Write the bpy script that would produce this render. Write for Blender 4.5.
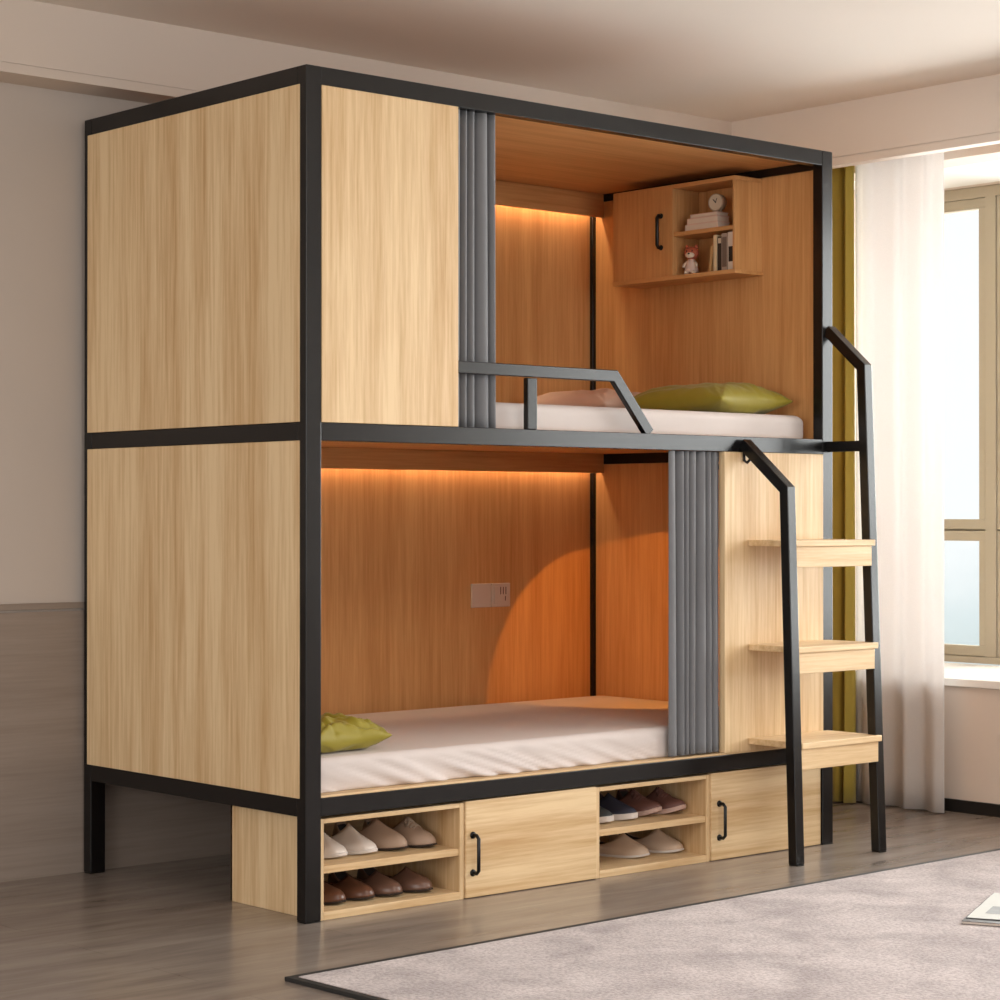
import bpy, bmesh, math, random
from mathutils import Vector, Matrix, noise
random.seed(7)
S = bpy.context.scene
for o in list(bpy.data.objects): bpy.data.objects.remove(o)
COL = S.collection
PI = math.pi

# ---------------------------------------------------------------- camera, world, light, exposure
cd = bpy.data.cameras.new('camera'); cam = bpy.data.objects.new('camera', cd); COL.objects.link(cam)
cam.location = (-3.4371, -4.6437, 1.0736)
YAW, PITCH = 0.72507, 0.00603
cam.rotation_euler = (PI/2 + PITCH, 0, -YAW)
cd.sensor_width = 36; cd.lens = 2201.39 * 36 / 1000; cd.clip_start = .05; cd.clip_end = 200
S.camera = cam
S.view_settings.view_transform = 'Standard'; S.view_settings.look = 'None'
S.view_settings.gamma = 1; S.view_settings.use_curve_mapping = False
S.view_settings.exposure = 0.0

w = bpy.data.worlds.new('sky'); S.world = w; w.use_nodes = True
nt = w.node_tree; nt.nodes.clear()
wo = nt.nodes.new('ShaderNodeOutputWorld'); bg = nt.nodes.new('ShaderNodeBackground')
tc = nt.nodes.new('ShaderNodeTexCoord'); sx = nt.nodes.new('ShaderNodeSeparateXYZ')
ns = nt.nodes.new('ShaderNodeTexNoise'); ns.inputs['Scale'].default_value = 26; ns.inputs['Detail'].default_value = 4
ad = nt.nodes.new('ShaderNodeMath'); ad.operation = 'MULTIPLY_ADD'; ad.inputs[1].default_value = .05
rp = nt.nodes.new('ShaderNodeValToRGB')
nt.links.new(tc.outputs['Generated'], sx.inputs[0]); nt.links.new(tc.outputs['Generated'], ns.inputs['Vector'])
nt.links.new(ns.outputs['Fac'], ad.inputs[0]); nt.links.new(sx.outputs['Z'], ad.inputs[2])
mr = nt.nodes.new('ShaderNodeMapRange'); mr.inputs['From Min'].default_value = -.12; mr.inputs['From Max'].default_value = .12
nt.links.new(ad.outputs[0], mr.inputs['Value']); nt.links.new(mr.outputs[0], rp.inputs['Fac'])
e = rp.color_ramp.elements
e[0].position = .0; e[0].color = (.42, .42, .40, 1)
e[1].position = 1.; e[1].color = (.92, .92, .93, 1)
for pos, c in ((.30, (.60, .67, .67)), (.42, (.70, .77, .78)), (.56, (.90, .91, .92))):
    k = e.new(pos); k.color = (*c, 1)
nt.links.new(rp.outputs['Color'], bg.inputs['Color']); nt.links.new(bg.outputs[0], wo.inputs[0])
bg.inputs['Strength'].default_value = 1.15

def area(name, loc, direction, size, size_y, power, color=(1, 1, 1), parent=None, spread=None):
    l = bpy.data.lights.new(name, 'AREA'); l.shape = 'RECTANGLE'; l.size = size; l.size_y = size_y
    l.energy = power; l.color = color
    if spread: l.spread = spread
    o = bpy.data.objects.new(name, l); COL.objects.link(o); o.location = loc
    o.rotation_euler = Vector(direction).to_track_quat('-Z', 'Y').to_euler()
    if parent: o.parent = parent
    return o
# daylight entering by the bay window at the right
area('window_daylight', (4.3, -1.5, 1.55), (-1, 0, .02), 4.6, 2.1, 350, (1, .985, .97))
# daylight of the open side of the room behind the camera
area('room_daylight', (-.6, -7.2, 2.3), (.12, 1, -.06), 4.5, 2.2, 104, (1, .97, .93))
# added fill from the left that brightens the bed's side panel
area('side_fill', (-6.6, -2.2, 1.7), (1, .12, -.05), 4.0, 2.0, 140, (1, .96, .92))
# added fill from above, out of the frame, standing for no known lamp
area('overhead_fill', (.2, -2.7, 2.54), (0, 0, -1), 2.4, .9, 38, (1, .96, .91))

# ---------------------------------------------------------------- materials
def principled(name):
    m = bpy.data.materials.new(name); m.use_nodes = True
    return m, m.node_tree, m.node_tree.nodes['Principled BSDF']
def lin(c):
    return tuple(((x/255)/12.92 if x/255 <= .04045 else ((x/255+.055)/1.055)**2.4) for x in c)
def plain(name, rgb, rough=.6, metal=0, noise_amt=.06, nscale=30, bump=0, bscale=200, spec=.5, sheen=0):
    m, t, b = principled(name); c = lin(rgb)
    b.inputs['Roughness'].default_value = rough; b.inputs['Metallic'].default_value = metal
    b.inputs['Specular IOR Level'].default_value = spec
    if sheen: b.inputs['Sheen Weight'].default_value = sheen
    tc = t.nodes.new('ShaderNodeTexCoord'); n = t.nodes.new('ShaderNodeTexNoise'); n.inputs['Scale'].default_value = nscale
    n.inputs['Detail'].default_value = 4
    mx = t.nodes.new('ShaderNodeMix'); mx.data_type = 'RGBA'
    mx.inputs[6].default_value = (*[x*(1-noise_amt) for x in c], 1); mx.inputs[7].default_value = (*[min(1, x*(1+noise_amt)) for x in c], 1)
    t.links.new(tc.outputs['Object'], n.inputs['Vector']); t.links.new(n.outputs['Fac'], mx.inputs[0]); t.links.new(mx.outputs[2], b.inputs['Base Color'])
    if bump:
        n2 = t.nodes.new('ShaderNodeTexNoise'); n2.inputs['Scale'].default_value = bscale
        bp = t.nodes.new('ShaderNodeBump'); bp.inputs['Strength'].default_value = bump; bp.inputs['Distance'].default_value = .002
        t.links.new(tc.outputs['Object'], n2.inputs['Vector']); t.links.new(n2.outputs['Fac'], bp.inputs['Height']); t.links.new(bp.outputs[0], b.inputs['Normal'])
    return m
def wood(name, axis='Z', a=(194, 156, 109), b_=(228, 200, 158), rough=.45, seed=0, fine=1.0):
    """straight grained laminate, the grain along one axis"""
    m, t, b = principled(name)
    tc = t.nodes.new('ShaderNodeTexCoord'); mp = t.nodes.new('ShaderNodeMapping')
    s = {'X': (.35, 9, 9), 'Y': (9, .35, 9), 'Z': (9, 9, .35)}[axis]
    mp.inputs['Scale'].default_value = s; mp.inputs['Location'].default_value = (seed*3.1, seed*1.7, seed*2.3)
    n1 = t.nodes.new('ShaderNodeTexNoise'); n1.inputs['Scale'].default_value = 1.3; n1.inputs['Detail'].default_value = 3; n1.inputs['Distortion'].default_value = .4
    n2 = t.nodes.new('ShaderNodeTexNoise'); n2.inputs['Scale'].default_value = 9*fine; n2.inputs['Detail'].default_value = 5; n2.inputs['Roughness'].default_value = .65
    t.links.new(tc.outputs['Object'], mp.inputs['Vector'])
    for n in (n1, n2): t.links.new(mp.outputs[0], n.inputs['Vector'])
    mul = t.nodes.new('ShaderNodeMath'); mul.operation = 'MULTIPLY'; mul.inputs[1].default_value = .5
    add = t.nodes.new('ShaderNodeMath'); add.operation = 'MULTIPLY_ADD'; add.inputs[1].default_value = .5
    t.links.new(n1.outputs['Fac'], mul.inputs[0]); t.links.new(n2.outputs['Fac'], add.inputs[0]); t.links.new(mul.outputs[0], add.inputs[2])
    r = t.nodes.new('ShaderNodeValToRGB'); e = r.color_ramp.elements
    e[0].position = .36; e[0].color = (*lin(a), 1); e[1].position = .60; e[1].color = (*lin(b_), 1)
    t.links.new(add.outputs[0], r.inputs['Fac']); t.links.new(r.outputs['Color'], b.inputs['Base Color'])
    b.inputs['Roughness'].default_value = rough; b.inputs['Specular IOR Level'].default_value = .35
    return m
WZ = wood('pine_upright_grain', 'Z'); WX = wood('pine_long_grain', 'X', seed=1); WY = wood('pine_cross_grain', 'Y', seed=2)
WI = wood('pine_led_tint_upright', 'Z', (188, 132, 78), (214, 162, 106), seed=7); WIX = wood('pine_led_tint_long', 'X', (188, 132, 78), (214, 162, 106), seed=8); WIY = wood('pine_led_tint_cross', 'Y', (188, 132, 78), (214, 162, 106), seed=9)  # pine inside the bed, part of the warm LED glow put into its colour
METAL = plain('black_powder_coat', (16, 14, 14), .27, .0, .03, spec=.4)
BLACK = plain('black_handle', (14, 13, 13), .35, .3)
GREYC = plain('grey_curtain_cloth', (112, 113, 116), .85, bump=.15, bscale=400, sheen=.3)
SHEET = plain('pale_sheet', (210, 199, 194), .85, noise_amt=.02, bump=.1)
GREENP = plain('olive_velvet', (146, 132, 26), .6, noise_amt=.08, sheen=.15)
PINKP = plain('pink_cotton', (228, 196, 178), .85, noise_amt=.03)
OLIVE = plain('olive_curtain_cloth', (160, 140, 52), .8, noise_amt=.05, sheen=.3)
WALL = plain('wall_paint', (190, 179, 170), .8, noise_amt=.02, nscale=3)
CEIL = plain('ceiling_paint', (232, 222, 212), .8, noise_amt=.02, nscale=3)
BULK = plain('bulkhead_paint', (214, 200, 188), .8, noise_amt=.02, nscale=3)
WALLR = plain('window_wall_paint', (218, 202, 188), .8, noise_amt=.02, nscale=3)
WHITE = plain('white_paint', (240, 236, 230), .5, noise_amt=.01)
SILL = plain('sill_stone', (242, 238, 232), .35, noise_amt=.02)
TAUPE = plain('taupe_window_frame', (178, 166, 146), .45, noise_amt=.02)
WAINS = wood('grey_veneer', 'X', (134, 120, 109), (148, 134, 123), .6, seed=5)
SKIRT = plain('black_skirting', (28, 25, 23), .4)

def floor_material():
    m, t, b = principled('grey_brown_floor')
    tc = t.nodes.new('ShaderNodeTexCoord'); mp = t.nodes.new('ShaderNodeMapping'); mp.inputs['Scale'].default_value = (.8, 5.5, 1)
    n1 = t.nodes.new('ShaderNodeTexNoise'); n1.inputs['Scale'].default_value = 2.4; n1.inputs['Detail'].default_value = 5; n1.inputs['Roughness'].default_value = .62; n1.inputs['Distortion'].default_value = .25
    r = t.nodes.new('ShaderNodeValToRGB'); e = r.color_ramp.elements
    e[0].position = .3; e[0].color = (*lin((122, 111, 103)), 1); e[1].position = .8; e[1].color = (*lin((160, 149, 140)), 1)
    br = t.nodes.new('ShaderNodeTexBrick'); br.inputs['Scale'].default_value = 1; br.inputs['Brick Width'].default_value = 1.2; br.inputs['Row Height'].default_value = .2
    br.inputs['Mortar Size'].default_value = .0012; br.inputs['Color1'].default_value = (1, 1, 1, 1); br.inputs['Color2'].default_value = (.93, .93, .93, 1); br.inputs['Mortar'].default_value = (.72, .72, .72, 1)
    mx = t.nodes.new('ShaderNodeMix'); mx.data_type = 'RGBA'; mx.blend_type = 'MULTIPLY'; mx.inputs[0].default_value = 1
    t.links.new(tc.outputs['Object'], mp.inputs['Vector']); t.links.new(mp.outputs[0], n1.inputs['Vector']); t.links.new(n1.outputs['Fac'], r.inputs['Fac'])
    t.links.new(tc.outputs['Object'], br.inputs['Vector']); t.links.new(r.outputs['Color'], mx.inputs[6]); t.links.new(br.outputs['Color'], mx.inputs[7])
    t.links.new(mx.outputs[2], b.inputs['Base Color'])
    rr = t.nodes.new('ShaderNodeMapRange'); rr.inputs['To Min'].default_value = .20; rr.inputs['To Max'].default_value = .28
    t.links.new(n1.outputs['Fac'], rr.inputs['Value']); t.links.new(rr.outputs[0], b.inputs['Roughness'])
    b.inputs['Specular IOR Level'].default_value = .5
    return m
FLOOR = floor_material()
def rug_material():
    m, t, b = principled('beige_rug_pile')
    tc = t.nodes.new('ShaderNodeTexCoord')
    n1 = t.nodes.new('ShaderNodeTexNoise'); n1.inputs['Scale'].default_value = 5; n1.inputs['Detail'].default_value = 5; n1.inputs['Distortion'].default_value = .5
    n2 = t.nodes.new('ShaderNodeTexNoise'); n2.inputs['Scale'].default_value = 120; n2.inputs['Detail'].default_value = 4
    r = t.nodes.new('ShaderNodeValToRGB'); e = r.color_ramp.elements
    e[0].position = .32; e[0].color = (*lin((158, 145, 144)), 1); e[1].position = .68; e[1].color = (*lin((200, 188, 186)), 1)
    r2 = t.nodes.new('ShaderNodeValToRGB'); e = r2.color_ramp.elements
    e[0].position = .3; e[0].color = (.50, .47, .47, 1); e[1].position = .62; e[1].color = (1, 1, 1, 1)
    mx = t.nodes.new('ShaderNodeMix'); mx.data_type = 'RGBA'; mx.blend_type = 'MULTIPLY'; mx.inputs[0].default_value = .8
    for n in (n1, n2): t.links.new(tc.outputs['Object'], n.inputs['Vector'])
    t.links.new(n1.outputs['Fac'], r.inputs['Fac']); t.links.new(n2.outputs['Fac'], r2.inputs['Fac'])
    t.links.new(r.outputs['Color'], mx.inputs[6]); t.links.new(r2.outputs['Color'], mx.inputs[7]); t.links.new(mx.outputs[2], b.inputs['Base Color'])
    bp = t.nodes.new('ShaderNodeBump'); bp.inputs['Strength'].default_value = .8; bp.inputs['Distance'].default_value = .004
    t.links.new(n2.outputs['Fac'], bp.inputs['Height']); t.links.new(bp.outputs[0], b.inputs['Normal'])
    b.inputs['Roughness'].default_value = .95; b.inputs['Sheen Weight'].default_value = .2
    return m
RUG = rug_material()
def sheer_material():
    m = bpy.data.materials.new('sheer_voile'); m.use_nodes = True; t = m.node_tree; t.nodes.clear()
    o = t.nodes.new('ShaderNodeOutputMaterial'); d = t.nodes.new('ShaderNodeBsdfDiffuse'); tr = t.nodes.new('ShaderNodeBsdfTranslucent'); tp = t.nodes.new('ShaderNodeBsdfTransparent')
    d.inputs['Color'].default_value = (.88, .85, .83, 1); tr.inputs['Color'].default_value = (.78, .755, .74, 1)
    tc = t.nodes.new('ShaderNodeTexCoord'); n = t.nodes.new('ShaderNodeTexNoise'); n.inputs['Scale'].default_value = 300
    mr = t.nodes.new('ShaderNodeMapRange'); mr.inputs['To Min'].default_value = .02; mr.inputs['To Max'].default_value = .12
    t.links.new(tc.outputs['Object'], n.inputs['Vector']); t.links.new(n.outputs['Fac'], mr.inputs['Value'])
    a = t.nodes.new('ShaderNodeMixShader'); a.inputs[0].default_value = .55; b = t.nodes.new('ShaderNodeMixShader')
    t.links.new(d.outputs[0], a.inputs[1]); t.links.new(tr.outputs[0], a.inputs[2]); t.links.new(mr.outputs[0], b.inputs[0])
    t.links.new(a.outputs[0], b.inputs[1]); t.links.new(tp.outputs[0], b.inputs[2]); t.links.new(b.outputs[0], o.inputs[0])
    return m
SHEER = sheer_material()
def glass_material():
    m = bpy.data.materials.new('window_glass'); m.use_nodes = True; t = m.node_tree; t.nodes.clear()
    o = t.nodes.new('ShaderNodeOutputMaterial'); g = t.nodes.new('ShaderNodeBsdfGlossy'); g.inputs['Roughness'].default_value = .02
    tp = t.nodes.new('ShaderNodeBsdfTransparent'); tp.inputs['Color'].default_value = (.97, .99, .99, 1); f = t.nodes.new('ShaderNodeFresnel'); f.inputs['IOR'].default_value = 1.3
    a = t.nodes.new('ShaderNodeMixShader'); t.links.new(f.outputs[0], a.inputs[0]); t.links.new(tp.outputs[0], a.inputs[1]); t.links.new(g.outputs[0], a.inputs[2]); t.links.new(a.outputs[0], o.inputs[0])
    return m
GLASS = glass_material()
def emit(name, rgb, s):
    m = bpy.data.materials.new(name); m.use_nodes = True; t = m.node_tree; t.nodes.clear()
    o = t.nodes.new('ShaderNodeOutputMaterial'); e = t.nodes.new('ShaderNodeEmission'); e.inputs[0].default_value = (*rgb, 1); e.inputs[1].default_value = s
    t.links.new(e.outputs[0], o.inputs[0]); return m
LEDM = emit('warm_led', (1, .72, .36), 5)

# ---------------------------------------------------------------- mesh helpers
def thing(name, label, cat, loc=(0, 0, 0), rz=0, group=None):
    o = bpy.data.objects.new(name, None); COL.objects.link(o); o.location = loc; o.rotation_euler = (0, 0, rz)
    o.empty_display_size = .05; o['label'] = label; o['category'] = cat
    if group: o['group'] = group
    return o
def tag(o, label, cat, group=None):
    o['label'] = label; o['category'] = cat
    if group: o['group'] = group
    return o
def link(name, me, mat, parent=None, smooth=False, bevel=0, solid=0, sub=0, label=None):
    if mat: me.materials.append(mat)
    o = bpy.data.objects.new(name, me); COL.objects.link(o)
    if parent: o.parent = parent
    if smooth:
        for p in me.polygons: p.use_smooth = True
    if solid:
        s = o.modifiers.new('s', 'SOLIDIFY'); s.thickness = solid; s.offset = 0
    if sub:
        s = o.modifiers.new('u', 'SUBSURF'); s.levels = sub; s.render_levels = sub
    if bevel:
        b = o.modifiers.new('b', 'BEVEL'); b.width = bevel; b.segments = 2; b.limit_method = 'ANGLE'
    if label: o['label'] = label
    return o
class MB:
    def __init__(s): s.v = []; s.f = []
    def box(s, a, b):
        x0, y0, z0 = [min(p, q) for p, q in zip(a, b)]; x1, y1, z1 = [max(p, q) for p, q in zip(a, b)]
        n = len(s.v); s.v += [(x0, y0, z0), (x1, y0, z0), (x1, y1, z0), (x0, y1, z0), (x0, y0, z1), (x1, y0, z1), (x1, y1, z1), (x0, y1, z1)]
        s.f += [tuple(n+i for i in q) for q in ((0, 3, 2, 1), (4, 5, 6, 7), (0, 1, 5, 4), (1, 2, 6, 5), (2, 3, 7, 6), (3, 0, 4, 7))]
        return s
    def grid(s, rows, closed=False, cap=False):
        n = len(s.v); m = len(rows[0])
        for r in rows: s.v += [tuple(p) for p in r]
        for i in range(len(rows)-1):
            for j in range(m if closed else m-1):
                k = (j+1) % m
                s.f.append((n+i*m+j, n+i*m+k, n+(i+1)*m+k, n+(i+1)*m+j))
        if cap:
            s.f.append(tuple(n+j for j in range(m))[::-1]); s.f.append(tuple(n+(len(rows)-1)*m+j for j in range(m)))
        return s
    def sweep(s, path, wdt, hgt, up=(1, 0, 0)):
        """square tube along a path with mitred corners; wdt measured along `up`, which is normal to the path's plane"""
        up = Vector(up); rows = []
        P = [Vector(p) for p in path]
        for i, p in enumerate(P):
            d0 = (P[i]-P[i-1]).normalized() if i else (P[1]-P[0]).normalized()
            d1 = (P[i+1]-P[i]).normalized() if i < len(P)-1 else d0
            t = (d0+d1).normalized(); nrm = t.cross(up).normalized(); k = 1/max(.3, t.dot(d1))
            rows.append([p+nrm*hgt/2*k*a+up*wdt/2*b for a, b in ((-1, -1), (1, -1), (1, 1), (-1, 1))])
        return s.grid(rows, closed=True, cap=True)
    def tube(s, path, r, n=8):
        P = [Vector(p) for p in path]; rows = []
        for i, p in enumerate(P):
            t = ((P[min(i+1, len(P)-1)]-P[max(i-1, 0)])).normalized()
            a = t.orthogonal().normalized() if i == 0 else (a - t*a.dot(t)).normalized()
            b = t.cross(a); rr = r[i] if isinstance(r, (list, tuple)) else r
            rows.append([p+a*rr*math.cos(2*PI*k/n)+b*rr*math.sin(2*PI*k/n) for k in range(n)])
        return s.grid(rows, closed=True, cap=True)
    def lathe(s, c, prof, axis='Z', n=20):
        rows = []
        for r, h in prof:
            ring = []
            for k in range(n):
                a = 2*PI*k/n; u, v = r*math.cos(a), r*math.sin(a)
                ring.append({'Z': (c[0]+u, c[1]+v, c[2]+h), 'X': (c[0]+h, c[1]+u, c[2]+v), 'Y': (c[0]+v, c[1]+h, c[2]+u)}[axis])
            rows.append(ring)
        return s.grid(rows, closed=True, cap=True)
    def ball(s, c, r, n=14):
        if not isinstance(r, (tuple, list)): r = (r, r, r)
        rows = []
        for i in range(n+1):
            t = PI*i/n; q = max(math.sin(t), .01)
            rows.append([(c[0]+r[0]*q*math.cos(2*PI*k/(2*n)), c[1]+r[1]*q*math.sin(2*PI*k/(2*n)), c[2]-r[2]*math.cos(t)) for k in range(2*n)])
        return s.grid(rows, closed=True, cap=True)
    def me(s, name='m'):
        m = bpy.data.meshes.new(name); m.from_pydata([tuple(v) for v in s.v], [], s.f)
        bm = bmesh.new(); bm.from_mesh(m); bmesh.ops.recalc_face_normals(bm, faces=bm.faces); bm.to_mesh(m); bm.free(); m.update()
        return m
    def put(s, name, mat, parent=None, **k): return link(name, s.me(name), mat, parent, **k)
def box(name, a, b, mat, parent=None, bevel=.0015, **k): return MB().box(a, b).put(name, mat, parent, bevel=bevel, **k)
def structure(o): o['kind'] = 'structure'; return o

L, W, H = 2.124, 1.112, 2.25
YW = 1.131          # back wall plane
XW = 3.05           # window wall plane

# ---------------------------------------------------------------- the room
structure(box('floor', (-7, -8, -.1), (4.2, YW, 0), FLOOR, bevel=0))
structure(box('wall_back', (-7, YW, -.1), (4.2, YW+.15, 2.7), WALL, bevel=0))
structure(box('ceiling', (-7, -8, 2.550), (4.2, YW, 2.7), CEIL, bevel=0))
# ceiling bulkheads along the back wall and along the window wall, each with a shadow groove
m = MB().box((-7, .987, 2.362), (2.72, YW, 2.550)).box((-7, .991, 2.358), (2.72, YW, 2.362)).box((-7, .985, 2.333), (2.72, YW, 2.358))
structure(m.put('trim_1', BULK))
m = MB().box((2.72, -8, 2.356), (2.77, YW, 2.550)).box((2.724, -8, 2.352), (2.77, YW, 2.356)).box((2.718, -8, 2.326), (2.77, YW, 2.352))
structure(m.put('trim_2', CEIL))
# wainscot: grey veneer with a cap strip and a dark gap
structure(box('trim_3', (-7, YW-.012, 0), (2.9, YW, .783), WAINS, bevel=0))
structure(MB().box((-7, YW-.014, .7895), (2.9, YW, .808)).put('trim_4', WAINS, bevel=.001))
# window wall: a low wall under the sill, piers, lintel; a deep bay behind
y0, y1 = -3.3, 1.0
m = MB().box((XW, -8, 0), (XW+.15, y0, 2.550)).box((XW, y1, 0), (XW+.15, YW, 2.550)).box((XW, y0, 0), (XW+.15, y1, .452)).box((XW, y0, 2.353), (XW+.15, y1, 2.550))
m.box((XW+.15, y0-.1, 0), (3.9, y0, 2.7)).box((XW+.15, y1, 0), (3.9, YW, 2.7)).box((XW+.15, y0, 0), (3.9, y1, .44)).box((3.70, y0, 2.367), (3.9, y1, 2.7))
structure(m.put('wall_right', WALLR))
structure(box('trim_5', (XW+.15, y0, 2.367), (3.70, y1, 2.50), WHITE, bevel=0))
structure(box('trim_6', (XW-.02, y0, .452), (3.70, y1, .48), SILL, bevel=.003))
structure(MB().box((XW-.012, -8, 0), (XW, YW-.02, .045)).put('baseboard_right', SKIRT))
# the window: taupe frame with pairs of sashes over small lower sashes
wn = bpy.data.objects.new('window_1', None); COL.objects.link(wn); wn.location = (3.75, 0, .48); structure(wn)
def W3(a, b): return ((a[0]-3.75, a[1], a[2]-.48), (b[0]-3.75, b[1], b[2]-.48))
fr = MB()
fr.box(*W3((3.75, y0, .48), (3.83, y1, .506))).box(*W3((3.75, y0, 2.3225), (3.83, y1, 2.366))).box(*W3((3.79, y0, .995), (3.83, y1, 1.019)))
ms = [.562, -.22, -1.0, -1.78, -2.56]
for my in ms: fr.box(*W3((3.75, my-.028, .506), (3.83, my+.022, 2.325)))
fr.put('window_frame', TAUPE, wn, bevel=.002)
edges = [y1] + ms + [y0]
for i in range(len(edges)-1):
    a = edges[i+1]+.024; b = edges[i]-.03
    if b-a < .1: continue
    for z0, z1 in ((.508, 1.004), (1.010, 2.321)):
        t = .04
        s = MB().box(*W3((3.757, a, z0), (3.80, b, z0+t))).box(*W3((3.757, a, z1-t), (3.80, b, z1))).box(*W3((3.757, a, z0+t), (3.80, a+t-.008, z1-t))).box(*W3((3.757, b-t+.008, z0+t), (3.80, b, z1-t)))
        so = s.put('window_sash', TAUPE, wn, bevel=.002)
        MB().box(*W3((3.776, a+t-.01, z0+t-.002), (3.780, b-t+.01, z1-t+.002))).put('pane', GLASS, so)

# ---------------------------------------------------------------- bunk bed
bed = thing('bunk_bed', 'large two-storey capsule bunk bed with black metal frame and light wood panels', 'bunk bed')
PX, PY, RH = .05, .04, .048
for x in (0, L-PX):
    for y in (0, W-PY):
        p = box('post', (x, y, 0.004), (x+PX, y+PY, H), METAL, bed, bevel=.002)
        box('foot_cap', (x+.001, y+.001, 0), (x+PX-.001, y+PY-.001, .004), BLACK, p, bevel=0)
for zt in (H, 1.313, .3245):
    zb = zt-RH; e_ = .0005
    box('rail', (PX, e_, zb), (L-PX, PY-.002, zt), METAL, bed)
    box('rail', (PX, W-PY+.002, zb), (L-PX, W-e_, zt), METAL, bed)
    box('rail', (e_, PY, zb), (.04, W-PY, zt), METAL, bed)
    box('rail', (2.086, PY, {H: 2.194, 1.313: 1.250}.get(zt, zb)), (L-e_, W-PY, zt), METAL, bed)
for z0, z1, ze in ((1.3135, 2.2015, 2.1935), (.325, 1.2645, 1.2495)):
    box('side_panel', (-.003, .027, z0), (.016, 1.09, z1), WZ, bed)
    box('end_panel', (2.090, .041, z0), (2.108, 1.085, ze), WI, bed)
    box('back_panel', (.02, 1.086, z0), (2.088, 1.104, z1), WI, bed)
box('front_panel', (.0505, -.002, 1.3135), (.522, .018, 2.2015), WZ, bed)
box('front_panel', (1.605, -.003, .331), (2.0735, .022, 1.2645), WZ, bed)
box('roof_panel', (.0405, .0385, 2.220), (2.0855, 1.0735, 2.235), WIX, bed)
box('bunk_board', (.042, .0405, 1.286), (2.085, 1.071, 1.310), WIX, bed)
box('bunk_board', (.0505, .0005, .325), (2.0735, 1.085, .331), WX, bed)
VAL = [(2.137, 2.2195), (1.218, 1.286)]
def led(z, pw, col):
    st = box('led_strip', (.06, 1.078, z-.012), (2.085, 1.0845, z-.004), LEDM, bed, bevel=0)
    area('led_light', (1.07, 1.062, z-.02), (0, .12, -1), 2.0, .012, pw, col, st)
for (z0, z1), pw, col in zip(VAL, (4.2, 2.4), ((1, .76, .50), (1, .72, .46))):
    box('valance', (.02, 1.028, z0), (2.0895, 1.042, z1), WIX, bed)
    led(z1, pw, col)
# guard rail of the upper bunk
g = MB().sweep([(.5225, .012, 1.480), (1.138, .012, 1.480), (1.284, .012, 1.3135)], .020, .034, up=(0, 1, 0))
g.box((.786, .002, 1.3135), (.822, .022, 1.4605))
g.put('guard_rail', METAL, bed, bevel=.002)
# reading spot of the lower bunk, fixed inside the front panel
dl = MB().lathe((1.62, .10, 1.19), [(.012, .040), (.026, .034), (.028, -.012), (.024, -.016), (.022, -.004)], 'Z', 20).box((1.612, .022, 1.21), (1.628, .10, 1.226)).put('reading_spot', BLACK, bed)
sp = bpy.data.lights.new('spot_lamp', 'SPOT'); sp.energy = 19; sp.color = (1, .40, .07); sp.spot_size = math.radians(54); sp.spot_blend = .05; sp.shadow_soft_size = .008
so = bpy.data.objects.new('spot_lamp', sp); COL.objects.link(so); so.location = (1.625, .125, 1.160); so.parent = dl
so.rotation_euler = (Vector((2.15, 1.00, .38))-Vector((1.625, .125, 1.160))).to_track_quat('-Z', 'Y').to_euler()

# ---------------------------------------------------------------- ladder
lad = thing('ladder', 'black metal ladder with three wooden steps at the right of the bunk', 'ladder', (1.9, -.21, 0))
def L3(p): return (p[0]-1.9, p[1]+.21, p[2])
def stringer(xc, top, z_bend, yb, yf, w_=.036):
    m = MB().sweep([L3((xc, -.004, top)), L3((xc, yb, z_bend)), L3((xc, yf, .004))], w_, .034, up=(1, 0, 0))
    o = m.put('stringer', METAL, lad, bevel=.002)
    box('foot_cap', L3((xc-.016, yf-.016, 0)), L3((xc+.016, yf+.016, .004)), BLACK, o, bevel=0)
    return o
XL, XR = 1.694, 2.100
stringer(XL, 1.292, 1.146, -.180, -.216)
stringer(XR, 1.668, 1.540, -.150, -.208)
box('link_bar', L3((XR-.012, -.15, 1.272)), L3((XR+.012, -.001, 1.306)), METAL, lad, bevel=.002)
MB().tube([L3((1.692, -.004, 1.270)), L3((1.692, -.005, 1.238)), L3((1.698, -.012, 1.232)), L3((1.704, -.018, 1.240))], .005).put('hook', METAL, lad, smooth=True)
for zt, ys in ((.990, -.200), (.664, -.212), (.371, -.226)):
    t = box('step', L3((XL+.0172, ys, zt-.019)), L3((2.094, -.004, zt)), WX, lad, bevel=.002)
    box('apron', L3((XL+.0172, ys+.006, zt-.083)), L3((2.083, ys+.024, zt-.0192)), WX, t, bevel=.0015)

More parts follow.
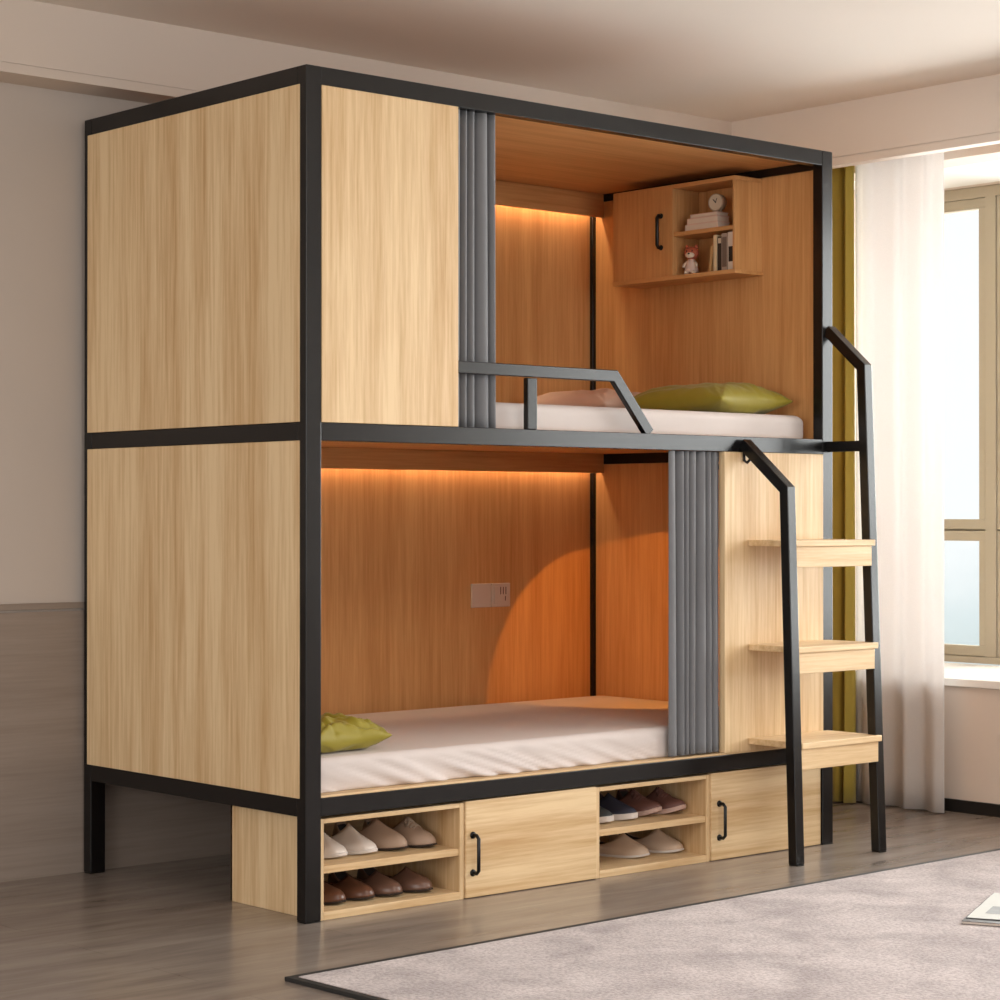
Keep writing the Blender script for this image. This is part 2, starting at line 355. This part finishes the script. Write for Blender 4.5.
# ---------------------------------------------------------------- storage cabinets under the bed
def bow_handle(parent, x, y, z0, z1):
    m = MB().tube([(x, y, z0+.008), (x, y-.018, z0+.008), (x, y-.026, z0+.016), (x, y-.026, z1-.016), (x, y-.018, z1-.008), (x, y, z1-.008)], .0055, 8)
    m.lathe((x, y-.003, z0+.008), [(.010, .003), (.010, 0)], 'Y', 12).lathe((x, y-.003, z1-.008), [(.010, .003), (.010, 0)], 'Y', 12)
    return m.put('handle', BLACK, parent, smooth=True)
CY0, CY1, CZ = .012, .42, .2755
def cabinet(x0, x1, xd, stile, label, hx):
    c = thing('shoe_cabinet', label, 'cabinet', ((x0+x1)/2, (CY0+CY1)/2, 0), group='storage cabinets under the bunk bed')
    ox, oy = (x0+x1)/2, (CY0+CY1)/2
    def B(a, b): return ((a[0]-ox, a[1]-oy, a[2]), (b[0]-ox, b[1]-oy, b[2]))
    t = .016; zt = .268
    box('side_panel', *B((x0, CY0, 0), (x0+t, CY1, zt)), WZ, c)
    if stile: box('stile', *B((x0+t, CY0, 0), (x0+t+stile, CY0+.02, zt)), WZ, c)
    box('divider', *B((xd, CY0, 0), (xd+t, CY1-.01, zt)), WZ, c)
    box('side_panel', *B((x1-t, CY0+.03, 0), (x1, CY1, zt)), WZ, c)
    box('top_panel', *B((x0+t, CY0, zt-.013), (xd, CY1-.01, zt)), WX, c)
    box('top_panel', *B((xd+t, CY0+.02, zt-.013), (x1-t, CY1-.01, zt)), WX, c)
    box('bottom_panel', *B((x0+t, CY0, 0), (xd, CY1-.01, .022)), WX, c)
    box('bottom_panel', *B((xd+t, CY0+.03, 0), (x1-t, CY1-.01, .022)), WX, c)
    box('shelf', *B((x0+t, CY0+.004, .122), (xd, CY1-.01, .142)), WX, c)
    box('back_panel', *B((x0, CY1-.01, 0), (x1, CY1, zt)), WX, c)
    d = box('door', *B((xd+t+.0015, CY0-.006, .002), (x1-.001, CY0+.013, CZ-.004)), WX, c, bevel=.002)
    bow_handle(d, hx-ox, CY0-.006-oy, .063, .184)
    return c
cabinet(.052, 1.063, .539, 0, 'light wood cabinet nearest the left post, with open shoe shelves holding eight shoes', .581)
cabinet(1.0635, 2.072, 1.537, 0, 'light wood cabinet behind the ladder foot, with navy and brown shoes on its shelves', 1.588)

# ---------------------------------------------------------------- shoes
def outline(n, length, wd, square=0, k=1.0):
    pts = []
    for i in range(n):
        a = 2*PI*i/n; t = (1-math.cos(a))/2       # 0 toe .. 1 heel
        sgn = 1 if a < PI else -1
        prof = .47*(1+.12*math.cos((t-.28)*PI*1.6)) if t < .6 else .41
        q = abs(math.sin(a))**(.72-.3*square if t < .5 else .8)
        mid = .012*math.sin(t*PI)*0
        pts.append((sgn*q*prof*wd*k+mid, (t-.5)*length*(k if k < 1 else 1)))
    return pts
LAST = {}
def make_shoe(upper, sole, lining, length=.262, wd=.088, sole_h=.012, toe_h=.045, instep=.09, heel_h=.058, square=0, open0=.40, spring=.007, laces=None, tongue=None):
    """returns the child meshes of a shoe, toe towards -Y, resting on z = 0"""
    n = 40; parts = []
    so_ = outline(n, length, wd, square)
    ring = []
    for i in range(n):                # collar ring
        a = 2*PI*i/n; u = (1-math.cos(a))/2
        y = (open0 + (.955-open0)*u - .5)*length
        x = math.sin(a)*wd*.32*(.85+.3*u)
        z = instep*(1-u)**1.3 + heel_h*(1-(1-u)**1.3) - .036*math.sin(min(1, u*1.15)*PI)**.6 if 0 < u < .87 else instep*(1-u)**1.3 + heel_h*(1-(1-u)**1.3)
        ring.append(Vector((x, y, z)))
    rows = []
    N = 12
    for k in range(N+1):
        s = k/N; row = []
        for i in range(n):
            a = 2*PI*i/n; u = (1-math.cos(a))/2
            p0 = Vector((so_[i][0]*.97, so_[i][1]*.985, sole_h*.7)); p2 = ring[i]
            f = max(0, 1-2.2*u)                         # 1 at the toe, 0 from the waist back
            pa = Vector((p0.x*(1.06), p0.y*1.012, toe_h*1.0*f + .034*(1-f)))
            pb = Vector((p2.x+(p0.x-p2.x)*(.72-.0*f), p2.y+(p0.y-p2.y)*(.62*f+.12*(1-f)), (toe_h+.006)*f + (p2.z*.80)*(1-f)))
            row.append(p0*(1-s)**3 + pa*3*s*(1-s)**2 + pb*3*s*s*(1-s) + p2*s**3)
        rows.append(row)
    def lift(y): t = y/length+.5; return spring*max(0, (.30-t)/.30)**2
    rows = [[(p.x, p.y, p.z+lift(p.y)) for p in row] for row in rows]
    rows0 = rows
    parts.append(('upper', MB().grid(rows, closed=True).me('upper'), upper, .0022))
    rows = []
    for s in (0, .3, .7, 1):
        row = []
        for i in range(n):
            c = ring[i]; q = Vector((c.x*.92, c.y, max(.022, c.z*(1-s) + .022*s)))
            if s == 0: q = Vector((c.x*.97, c.y+.0008*(1 if c.y < 0 else -1), c.z-.001))
            row.append(q)
        rows.append(row)
    mb = MB().grid(rows, closed=True); mb.f.append(tuple(range(len(mb.v)-n, len(mb.v)))); parts.append(('lining', mb.me('lining'), lining, 0))
    mb = MB(); rows = []
    for z, k in ((0, .985), (.002, 1.0), (sole_h-.002, 1.01), (sole_h, .99)): rows.append([(x*k, y*k, z+lift(y)) for x, y in so_])
    mb.grid(rows, closed=True, cap=True); parts.append(('sole', mb.me('sole'), sole, 0))
    def surf(s, i):
        a = 2*PI*i/n; r = rows_u
        return r[s][i % n]
    rows_u = None
    if laces:
        from mathutils.bvhtree import BVHTree
        g_ = MB().grid(rows0, closed=True); bv = BVHTree.FromPolygons([Vector(v) for v in g_.v], g_.f)
        def on(x, y, up=.0015):
            h = bv.ray_cast(Vector((x, y, .3)), Vector((0, 0, -1)))[0]
            return (x, y, (h.z if h else instep*.8)+up)
        mb = MB(); yc0 = (open0-.5)*length-.006
        def band(x0, y0, x1, y1, r): mb.tube([on(x0+(x1-x0)*k/6, y0+(y1-y0)*k/6) for k in range(7)], r, 6)
        for j in range(4):
            ya = yc0-.012*j; ww = .013+.002*j
            band(-ww, ya, ww, ya-.003, .0019)
            if j < 3: band(-ww, ya-.002, ww+.002, ya-.013, .0016)
        for sg in (-1, 1):
            p = [on(0, yc0-.002, .004), on(sg*.010, yc0-.016, .006), on(sg*.020, yc0-.012, .003), on(sg*.012, yc0-.001, .004)]
            mb.tube(p, .0016, 6)
        parts.append(('laces', mb.me('laces'), laces, 0))
    if tongue:
        mb = MB(); rows = []
        for k in range(5):
            s = k/4; rows.append([(-.016+.008*j, (open0-.5-.02+.10*s)*length, instep*.93+.018*s-.004*abs(j-2)) for j in range(5)])
        mb.grid(rows); parts.append(('tongue', mb.me('tongue'), tongue, .003))
    return parts
def shoe_from(parts, name, label, cat, loc, rz, group, s=1):
    t = thing(name, label, cat, loc, rz, group); t.scale = (s, s, s)
    for nm, me, mat, sol in parts:
        me2 = me
        if mat and not me.materials: me.materials.append(mat)
        o = bpy.data.objects.new(nm, me2); COL.objects.link(o); o.parent = t
        for p in me.polygons: p.use_smooth = nm != 'sole'
        if sol: q = o.modifiers.new('s', 'SOLIDIFY'); q.thickness = sol; q.offset = -1
    return t
m_white = plain('cream_leather', (214, 202, 192), .42, noise_amt=.03); m_lin = plain('dark_shoe_lining', (52, 40, 34), .8)
m_beige = plain('beige_suede', (168, 142, 122), .6, noise_amt=.05); m_lace = plain('beige_laces', (178, 158, 138), .8)
m_brown = plain('brown_leather', (102, 66, 48), .33, noise_amt=.06); m_brown2 = plain('taupe_brown_leather', (110, 80, 66), .33, noise_amt=.06)
m_sole = plain('dark_sole', (46, 34, 28), .6); m_wsole = plain('white_rubber_sole', (214, 206, 200), .5)
m_navy = plain('navy_canvas', (44, 46, 62), .7); m_teal = plain('dark_slate_canvas', (52, 58, 60), .7)
m_maroon = plain('maroon_brown_canvas', (104, 68, 60), .6); m_psole = plain('pinkish_sole', (188, 158, 146), .55); m_cream = plain('warm_cream_leather', (196, 172, 150), .5)
A = make_shoe(m_white, m_wsole, m_lin, sole_h=.010, toe_h=.028, instep=.080, square=.9, open0=.34)
B_ = make_shoe(m_beige, m_sole, m_lin, sole_h=.006, toe_h=.040, instep=.086, open0=.42)
C_ = make_shoe(m_beige, m_sole, m_lin, sole_h=.006, toe_h=.036, instep=.080, open0=.40, laces=m_lace)
D_ = make_shoe(m_brown, m_sole, m_lin, sole_h=.006, toe_h=.034, instep=.064, heel_h=.058, open0=.34)
D2 = make_shoe(m_brown2, m_sole, m_lin, sole_h=.006, toe_h=.036, instep=.066, heel_h=.058, open0=.34)
N_ = make_shoe(m_navy, m_wsole, m_lin, sole_h=.018, toe_h=.034, instep=.078, open0=.40)
T_ = make_shoe(m_teal, m_wsole, m_lin, sole_h=.018, toe_h=.034, instep=.078, open0=.40)
R_ = make_shoe(m_maroon, m_psole, m_lin, spring=.018, sole_h=.014, toe_h=.036, instep=.078, open0=.40, laces=m_maroon)
E_ = make_shoe(m_cream, m_wsole, m_lin, sole_h=.007, toe_h=.030, instep=.074, heel_h=.062, square=.6, open0=.34)
GU = 'shoes on the left upper shelf'; GL = 'brown shoes on the left lower shelf'; GM = 'shoes on the middle upper shelf'; GB = 'cream loafers on the middle lower shelf'
SH = {GU: (.045, .015), GL: (.03, .0), GM: (.035, .012), GB: (.066, .025)}
def sh(parts, nm, lab, x, z, rz, grp, toe=.055, s=1):
    Ls = .262*s; yc = toe + Ls/2*math.cos(rz); dx_, dt_ = SH[grp]; x = x + dx_ - Ls*.30*math.sin(rz); yc += dt_
    shoe_from(parts, nm, lab, 'shoe', (x, yc, z+.0005), rz, grp, s)
U, LO = .142, .022
sh(A, 'loafer', 'cream white slip-on loafer half hidden behind the black corner post', .128, U, .22, GU, .065)
sh(A, 'loafer', 'cream white slip-on loafer with square toe, beside the beige slip-on', .232, U, .20, GU, .065)
sh(B_, 'slip_on_shoe', 'tall plain beige slip-on shoe between cream loafer and laced shoe', .341, U, .22, GU, .060)
sh(C_, 'lace_up_shoe', 'beige laced shoe at the right end of the upper left shelf', .436, U, .20, GU, .050)
sh(D_, 'loafer', 'brown leather loafer half hidden by the corner post on the lower shelf', .130, LO, .20, GL, .06)
sh(D_, 'loafer', 'brown leather loafer second from the corner post on the lower shelf', .228, LO, .22, GL, .06)
sh(D2, 'loafer', 'dull brown loafer under the tall beige slip-on, third on lower shelf', .322, LO, .20, GL, .055)
sh(D2, 'loafer', 'dull brown loafer at the right end of the lower left shelf', .424, LO, .22, GL, .050)
sh(T_, 'sneaker', 'dark slate low sneaker with white sole at the left of its shelf', 1.150, U, .16, GM, .065)
sh(N_, 'sneaker', 'navy low sneaker with white sole beside the dark slate one', 1.252, U, .18, GM, .065)
sh(R_, 'lace_up_shoe', 'brown laced shoe with pinkish sole next to the navy sneaker', 1.364, U, .24, GM, .075)
sh(R_, 'lace_up_shoe', 'brown laced shoe with pinkish sole at the far right of its shelf', 1.458, U, .16, GM, .060)
sh(E_, 'loafer', 'pale cream loafer at left on the middle lower shelf, largest of two', 1.275, LO, .26, GB, .060)
sh(E_, 'loafer', 'pale cream loafer at right on the middle lower shelf', 1.425, LO, .26, GB, .060)

# ---------------------------------------------------------------- bedding
def sqz(t, p): return math.copysign(abs(t)**p, t)
def mattress(name, x0, x1, y0, y1, z0, z1, rad, folds=0):
    """a soft slab: rounded in plan and in section, with drag folds down its front side"""
    nu, nv = 260, 14; rows = []
    cx, cy = (x0+x1)/2, (y0+y1)/2; hx, hy = (x1-x0)/2, (y1-y0)/2
    # plan loop with rounded corners, resampled
    loop = []
    R = .028
    def seg(ax, ay, bx, by, n): return [(ax+(bx-ax)*i/n, ay+(by-ay)*i/n) for i in range(n)]
    def arc(ox, oy, a0, n): return [(ox+R*math.cos(a0+PI/2*i/n), oy+R*math.sin(a0+PI/2*i/n)) for i in range(n)]
    loop += seg(x0+R, y0, x1-R, y0, 150) + arc(x1-R, y0+R, -PI/2, 8) + seg(x1, y0+R, x1, y1-R, 30) + arc(x1-R, y1-R, 0, 8)
    loop += seg(x1-R, y1, x0+R, y1, 40) + arc(x0+R, y1-R, PI/2, 8) + seg(x0, y1-R, x0, y0+R, 30) + arc(x0+R, y0+R, PI, 8)
    h = z1-z0
    prof = []
    for k in range(6): a = -PI/2 + PI/2*k/5; prof.append((rad*.3*(1-math.cos(a)), z0+rad*.5*(1+math.sin(a))))
    for k in range(1, 8): prof.append((0, z0+rad*.5+(h-rad*1.5)*k/8))
    for k in range(8): a = PI/2*k/7; prof.append((rad*(1-math.cos(a)), z1-rad+rad*math.sin(a)))
    prof += [(rad+.03, z1+.001), (rad+.10, z1+.003), (rad+.25, z1+.004)]
    for ins, z in prof:
        row = []
        for x, y in loop:
            dx, dy = x-cx, y-cy
            fx = max(0, (hx-ins)/hx); fy = max(0, (hy-ins)/hy)
            X, Y, Z = cx+dx*fx, cy+dy*fy, z
            if folds and z < z1+.002:
                q = (z-z0)/h
                if y < cy-hy*.9:
                    d = noise.noise(Vector((x*8+q*2.2, q*.7, 3.1)))*.7+noise.noise(Vector((x*19+q*5, q*.9, 8)))*.5
                    amp = folds*max(0, 1-q*.9)*(1.2 if x < .9 else .8)
                    Y -= max(-.2, min(.5, d*1.6))*amp*1.4 if x < 1.34 else 0
            row.append((X, Y, Z))
        rows.append(row)
    mb = MB().grid(rows, closed=True, cap=True)
    return mb.put(name, SHEET, smooth=True)
def tl(o, *a): return tag(o, *a)
tl(mattress('mattress', .03+.025, 2.065, .037, 1.02, .3315, .424, .022, folds=.016), 'pale mattress with creased sheet on the lower bunk', 'mattress', 'mattresses')
tl(mattress('mattress', .06, 2.068, .062, 1.02, 1.3115, 1.392, .026, folds=.0), 'smooth pale mattress on the upper bunk behind the guard rail', 'mattress', 'mattresses')

def pillow(name, c, size, rz, mat, seed=0, wr=.004, tilt=(0, 0), pinch=.35, freq=14):
    lx, ly, h = size; n = 60; rows = []
    def pt(u, v, sg):
        # corners pulled out, sides sagging in
        eu, ev = 1-abs(u)**3.2, 1-abs(v)**3.2
        t = max(0, eu*ev)**.55
        x = u*lx/2*(1-.09*(1-v*v)*abs(u)**3); y = v*ly/2*(1-.09*(1-u*u)*abs(v)**3)
        z = sg*h/2*t
        r = noise.noise(Vector((u*2.1+seed, v*2.1, sg)))*.12*h*t
        # creases radiating from corners and seams
        ang = math.atan2(1.05-abs(v), 1.05-abs(u))
        cr = math.sin(ang*freq+seed+3*noise.noise(Vector((u*3, v*3, seed))))*wr*min(1, t*2.2)*(1-t*.6)
        cr += noise.noise(Vector((u*9+seed*3, v*4, 1)))*wr*1.2*t
        return Vector((x, y, z+r+cr*(1 if sg > 0 else .3)))
    g = [[pt(-1+2*i/n, -1+2*j/n, 1) for i in range(n+1)] for j in range(n+1)]
    g2 = [[pt(-1+2*i/n, -1+2*j/n, -1) for i in range(n+1)] for j in range(n+1)]
    zmin = -h*.36
    for r in g2:
        for p in r: p.z = max(p.z, zmin)
    mb = MB().grid(g).grid(g2)
    me = mb.me(name); bm = bmesh.new(); bm.from_mesh(me); bmesh.ops.remove_doubles(bm, verts=bm.verts, dist=.0015); bmesh.ops.recalc_face_normals(bm, faces=bm.faces); bm.to_mesh(me); bm.free()
    o = link(name, me, mat, smooth=True); o.location = (c[0], c[1], c[2]-zmin+.001); o.rotation_euler = (tilt[0], tilt[1], rz)
    return o
tag(pillow('pillow', (1.860, .310, 1.394), (.35, .45, .118), .0, GREENP, 2, .004), 'plump olive green pillow on the upper mattress', 'pillow', 'pillows')
tag(pillow('pillow', (1.82, .80, 1.398), (.36, .40, .11), .1, PINKP, 5, .003), 'pale pink pillow behind the green one on the upper bunk', 'pillow', 'pillows')
tag(pillow('pillow', (.195, .235, .428), (.30, .34, .100), .03, GREENP, 9, .010, freq=22), 'crumpled olive velvet cushion on the lower bunk beside the post', 'pillow', 'pillows')

# ---------------------------------------------------------------- curtains
def curtain(name, p0, p1, z0, z1, folds, amp, mat, seed=0, thick=.003, nz=24, hem=0, taper=.0, pleat=False, over=.085):
    """gathered cloth from p0 to p1 (plan points), deep pleats"""
    a = Vector((p0[0], p0[1], 0)); b = Vector((p1[0], p1[1], 0)); d = b-a; ln = d.length; d.normalize(); nr = Vector((-d.y, d.x, 0))
    n = folds*18; rows = []
    rnd = random.Random(seed); ph = [rnd.uniform(-.35, .35) for _ in range(folds+2)]; am = [rnd.uniform(.65, 1.05) for _ in range(folds+2)]
    for k in range(nz+1):
        q = k/nz; z = z0+(z1-z0)*q; row = []
        for i in range(n+1):
            t = i/n; c = t*folds; j = int(c); fr_ = c-j
            w_ = math.sin(2*PI*(c+ .10*math.sin(2*PI*c*.37+seed)+ (1-q)*.10*math.sin(c*1.3+seed*2)))
            if pleat: w_ = 1-2*abs(math.sin(PI*(c+.22*math.sin(c*1.9+seed)+(1-q)*.12*math.sin(c*1.3+seed*2))))**(.5+.35*abs(ph[j])*2)
            A_ = amp*(am[j]*(1-fr_)+am[j+1]*fr_)*(1-.12*q)
            s = t + over/folds*math.sin(4*PI*c) + ph[j]*.12/folds*math.sin(PI*fr_)
            off = w_*A_ + hem*(1-q)**6*math.sin(c*9)
            P = a + d*ln*(s + taper*(1-q)*(t-.5)) + nr*off
            row.append((P.x, P.y, z))
        rows.append(row)
    return MB().grid(rows).put(name, mat, smooth=True, solid=thick)
tag(curtain('bunk_curtain', (.526, .044), (.693, .044), 1.3145, 2.205, 5, .017, GREYC, 3, pleat=True, over=0), 'grey pleated curtain of the upper bunk beside the wood front panel', 'curtain', 'bunk curtains')
tag(curtain('bunk_curtain', (1.374, .021), (1.600, .021), .336, 1.264, 7, .016, GREYC, 8, pleat=True, over=0), 'grey pleated curtain of the lower bunk behind the ladder side', 'curtain', 'bunk curtains')
tag(curtain('sheer_curtain', (2.955, .185), (2.955, .592), .006, 2.53, 3, .020, SHEER, 4, .0012, taper=.02, over=.02), 'white sheer floor-length curtain beside the window', 'curtain', 'window curtains')
tag(curtain('drape', (2.925, .570), (2.925, .95), .006, 2.53, 5, .026, OLIVE, 6, .003, hem=.012), 'olive green floor-length drape behind the bunk post', 'curtain', 'window curtains')

# ---------------------------------------------------------------- wall cabinet of the upper bunk
hc = thing('hanging_cabinet', 'small wooden cabinet with door and open shelves hung inside the upper bunk', 'cabinet', (2.02, .56, 1.866))
def Hc(a, b): return ((a[0]-2.02, a[1]-.56, a[2]-1.866), (b[0]-2.02, b[1]-.56, b[2]-1.866))
x0, x1 = 1.956, 2.0895; ya, yb, yd = .274, .845, .557; t = .011
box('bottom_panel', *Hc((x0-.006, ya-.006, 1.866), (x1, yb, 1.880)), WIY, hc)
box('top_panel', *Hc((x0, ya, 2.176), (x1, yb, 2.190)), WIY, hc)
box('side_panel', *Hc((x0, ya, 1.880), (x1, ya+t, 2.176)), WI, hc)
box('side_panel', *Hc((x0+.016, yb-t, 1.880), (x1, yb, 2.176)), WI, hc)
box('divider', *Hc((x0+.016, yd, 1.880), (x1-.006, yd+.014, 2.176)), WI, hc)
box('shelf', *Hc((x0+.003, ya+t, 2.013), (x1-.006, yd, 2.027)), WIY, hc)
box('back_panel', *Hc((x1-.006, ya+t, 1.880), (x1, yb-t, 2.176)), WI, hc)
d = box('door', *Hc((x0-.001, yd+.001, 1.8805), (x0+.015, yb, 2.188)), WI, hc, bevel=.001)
hx = x0-.001-2.02; hy = .612-.56
m = MB().tube([(hx, hy, 2.088-1.866), (hx-.014, hy, 2.088-1.866), (hx-.020, hy, 2.080-1.866), (hx-.020, hy, 1.988-1.866), (hx-.014, hy, 1.980-1.866), (hx, hy, 1.980-1.866)], .0068)
for z in (2.088, 1.980): m.lathe((hx-.003, hy, z-1.866), [(.009, .003), (.009, 0)], 'X', 12)
m.put('handle', BLACK, d, smooth=True)

# books, clock and toy in it
PAPER = plain('page_paper', (226, 210, 192), .8, noise_amt=.05)
def book(lab, loc, w_, d_, h_, rgb, rot, grp, spine=None):
    """cover wraps the pages; local: X depth, Y thickness, Z height; spine faces -X"""
    b = thing('book', lab, 'book', loc, 0, grp); b.rotation_euler = rot
    cv = plain('book_cover', rgb, .6)
    c = MB().box((0, -w_/2, 0), (.0022, w_/2, h_)).box((.0022, -w_/2, 0), (d_, -w_/2+.002, h_)).box((.0022, w_/2-.002, 0), (d_, w_/2, h_))
    c.put('cover', cv, b)
    MB().box((.0022, -w_/2+.002, .002), (d_-.003, w_/2-.002, h_-.002)).put('pages', PAPER, b)
    if spine: MB().box((-.0006, -w_/2+.003, h_*spine[1]), (0, w_/2-.003, h_*spine[2])).put('spine_label', plain('spine_print', spine[0], .6), b)
    return b
G = 'books standing in the hanging cabinet'; zb = 1.8805
book('thin tan book leaning against the upright cream book', (1.972, .403, zb+.001), .011, .085, .088, (196, 156, 104), (.13, 0, 0), G)
book('tall slim cream book left of the black one', (1.970, .3758, zb), .015, .09, .122, (222, 204, 166), (0, 0, 0), G)
book('dark book with pale round top between cream and grey books', (1.972, .3575, zb), .019, .09, .116, (52, 44, 38), (0, 0, 0), G, ((214, 200, 178), .80, .95))
book('thick taupe grey book second from the cabinet side', (1.970, .334, zb), .026, .09, .124, (176, 158, 142), (0, 0, 0), G, ((120, 104, 92), .1, .9))
book('white book with black spine mark against the cabinet side', (1.970, .303, zb), .030, .09, .126, (226, 214, 200), (0, 0, 0), G, ((40, 34, 30), .22, .62))
G2 = 'books lying under the clock'
def flat_book(lab, z, y0, y1, th, dx, rgb):
    b = thing('book', lab, 'book', (1.968+dx, (y0+y1)/2, z), 0, G2); hl = (y1-y0)/2; cv = plain('book_cover', rgb, .7)
    MB().box((0, -hl, 0), (.060, hl, .0022)).box((0, -hl, th-.0022), (.060, hl, th)).box((0, hl-.0022, .0022), (.060, hl, th-.0022)).put('cover', cv, b)
    MB().box((.002, -hl+.002, .0022), (.058, hl-.0022, th-.0022)).put('pages', PAPER, b)
flat_book('wide pale pink book at the bottom of the flat pile', 2.0275, .362, .512, .020, 0, (226, 202, 184))
flat_book('pale book in the middle of the flat pile', 2.048, .366, .505, .020, .002, (222, 192, 172))
flat_book('thin pinkish book on top of the flat pile under the clock', 2.0685, .372, .492, .013, .004, (214, 184, 166))
ck = thing('alarm_clock', 'small round cream alarm clock standing on the pile of books', 'clock', (1.998, .392, 2.082), .15)
cm = plain('clock_case', (170, 152, 130), .4); fm = plain('clock_face', (205, 190, 168), .6)
MB().lathe((0, 0, .033), [(.024, .018), (.0285, .014), (.0295, 0), (.0295, -.010), (.0270, -.012), (.0262, -.009)], 'X', 28).put('case', cm, ck, smooth=True)
MB().lathe((0, 0, .033), [(.0264, -.0085), (.0264, -.0095)], 'X', 28).put('dial', fm, ck)
MB().tube([(-.0105, 0, .033), (-.0105, .010, .043)], .0013, 6).tube([(-.0105, 0, .033), (-.0105, -.006, .047)], .001, 6).lathe((-.0098, 0, .033), [(.002, 0), (.002, -.002)], 'X', 10).put('hands', BLACK, ck)
MB().tube([(0, .012, .010), (0, .017, .0008)], .003, 8).tube([(0, -.012, .010), (0, -.017, .0008)], .003, 8).put('foot', cm, ck)
toy = thing('toy_figure', 'small stuffed animal toy with reddish head and pale dress in the cabinet', 'toy', (1.992, .505, 1.8805), .35)
tr_ = plain('russet_plush', (182, 96, 68), .8, bump=.3); tw = plain('pale_dress_cloth', (226, 200, 186), .8); tc_ = plain('cream_plush', (232, 210, 186), .8)
MB().lathe((0, 0, 0), [(.019, .008), (.024, .010), (.023, .022), (.019, .036), (.013, .050), (.009, .054)], 'Z', 20).put('dress', tw, toy, smooth=True)
hd = MB().ball((0, 0, .074), (.020, .026, .022)).ball((.002, .017, .094), (.005, .007, .009), 8).ball((.002, -.017, .094), (.005, .007, .009), 8).put('head', tr_, toy, smooth=True)
MB().ball((-.014, 0, .067), (.010, .017, .011), 10).put('muzzle', tc_, hd, smooth=True)
MB().ball((-.024, 0, .071), (.003, .004, .003), 8).ball((-.0185, .010, .080), .0025, 8).ball((-.0185, -.010, .080), .0025, 8).put('face', BLACK, hd, smooth=True)
for sg in (-1, 1):
    MB().tube([(-.004, sg*.012, .046), (-.010, sg*.022, .034), (-.014, sg*.024, .026)], [.005, .0055, .005]).put('arm', tc_, toy, smooth=True)
    MB().ball((-.012, sg*.012, .0075), (.014, .009, .0075), 10).put('foot', tc_, toy, smooth=True)

# socket plate on the lower back panel
sk = thing('socket_panel', 'beige double wall plate with switches on the lower bunk back panel', 'socket', (1.592, 1.0855, .79))
SK = plain('socket_plastic', (206, 186, 170), .5); SK2 = plain('socket_slots', (90, 62, 46), .6)
box('plate', (-.088, -.008, -.041), (-.001, 0, .041), SK, sk, bevel=.002)
box('plate', (.001, -.008, -.041), (.088, 0, .041), SK, sk, bevel=.002)
box('rocker', (.012, -.0105, -.030), (.034, -.008, .030), SK, sk, bevel=.001)
for i, x in enumerate((.042, .054, .066)): MB().box((x, -.0088, .002), (x+.003, -.008, .028)).put('slot', SK2, sk)
MB().box((.064, -.0088, -.020), (.067, -.008, -.004)).put('slot', SK2, sk)

# ---------------------------------------------------------------- rug and magazines
RZ = math.radians(1.35)
rg = thing('rug', 'large pale beige woven rug with thin black edge on the floor', 'rug', (-.452, -.528, 0), RZ)
RL, RW = 3.35, 3.4
pile = MB(); rows = []
pile.box((.022, -RW+.022, .002), (RL-.022, -.022, .011))
pile.put('pile', RUG, rg, bevel=.003)
bd = MB().box((0, -.022, 0), (RL, 0, .010)).box((0, -RW, 0), (RL, -RW+.022, .010)).box((0, -RW+.022, 0), (.022, -.022, .010)).box((RL-.022, -RW+.022, 0), (RL, -.022, .010))
bd.put('border', plain('black_rug_binding', (34, 32, 30), .7), rg, bevel=.002)
def magazine(lab, loc, rz, ln, wd, th, fold=True):
    m_ = thing('magazine', lab, 'magazine', loc, rz, 'magazines on the rug')
    white = plain('glossy_page', (196, 196, 190), .6, noise_amt=.01)
    rows = []; n = 24
    for i in range(n+1):
        x = ln*i/n; u = abs(i/n-.5)*2
        z = th*(.55+.55*(1-u)**.7*u*2.0) if fold else th
        rows.append([(x, -wd*j/6, z) for j in range(7)])
    top = [r for r in rows]; bot = [[(p[0], p[1], .001) for p in r] for r in rows]
    ring = []
    for a, b in zip(top, bot): ring.append(a + b[::-1])
    MB().grid(ring, closed=True, cap=True).put('pages', white, m_, smooth=False)
    MB().box((-.003, -wd-.003, 0), (ln+.003, .003, .0012)).put('cover', plain('magazine_cover', (40, 36, 34), .4), m_)
    def zz(x): u = abs(x/ln-.5)*2; return th*(.55+.55*(1-u)**.7*u*2.0)+.0006
    ph = MB()
    for xa, xb, ya_, yb_ in ((.16*ln, .46*ln, .035, .8*wd), (.56*ln, .92*ln, .06, .8*wd)):
        rr = [[(xa+(xb-xa)*i/8, -ya_-(yb_-ya_)*j/4, zz(xa+(xb-xa)*i/8)) for j in range(5)] for i in range(9)]
        ph.grid(rr)
    ph.put('printed_photo', plain('grey_print', (120, 122, 122), .4, noise_amt=.5, nscale=22), m_)
    return m_
ang = math.atan2(.19, .393)
magazine('open magazine with grey printed photo lying on top of another', (1.275, -1.158, .0205), ang, .40, .30, .004)
box_m = thing('magazine', 'closed pale magazine lying on the rug under the open one', 'magazine', (1.235, -1.170, .0115), ang, 'magazines on the rug')
MB().box((0, -.30, 0), (.40, 0, .0012)).box((0, -.30, .007), (.40, 0, .0082)).put('cover', plain('magazine_cover', (46, 40, 36), .4), box_m)
MB().box((.002, -.298, .0012), (.398, -.002, .007)).put('pages', plain('magazine_pages', (206, 192, 180), .7), box_m)
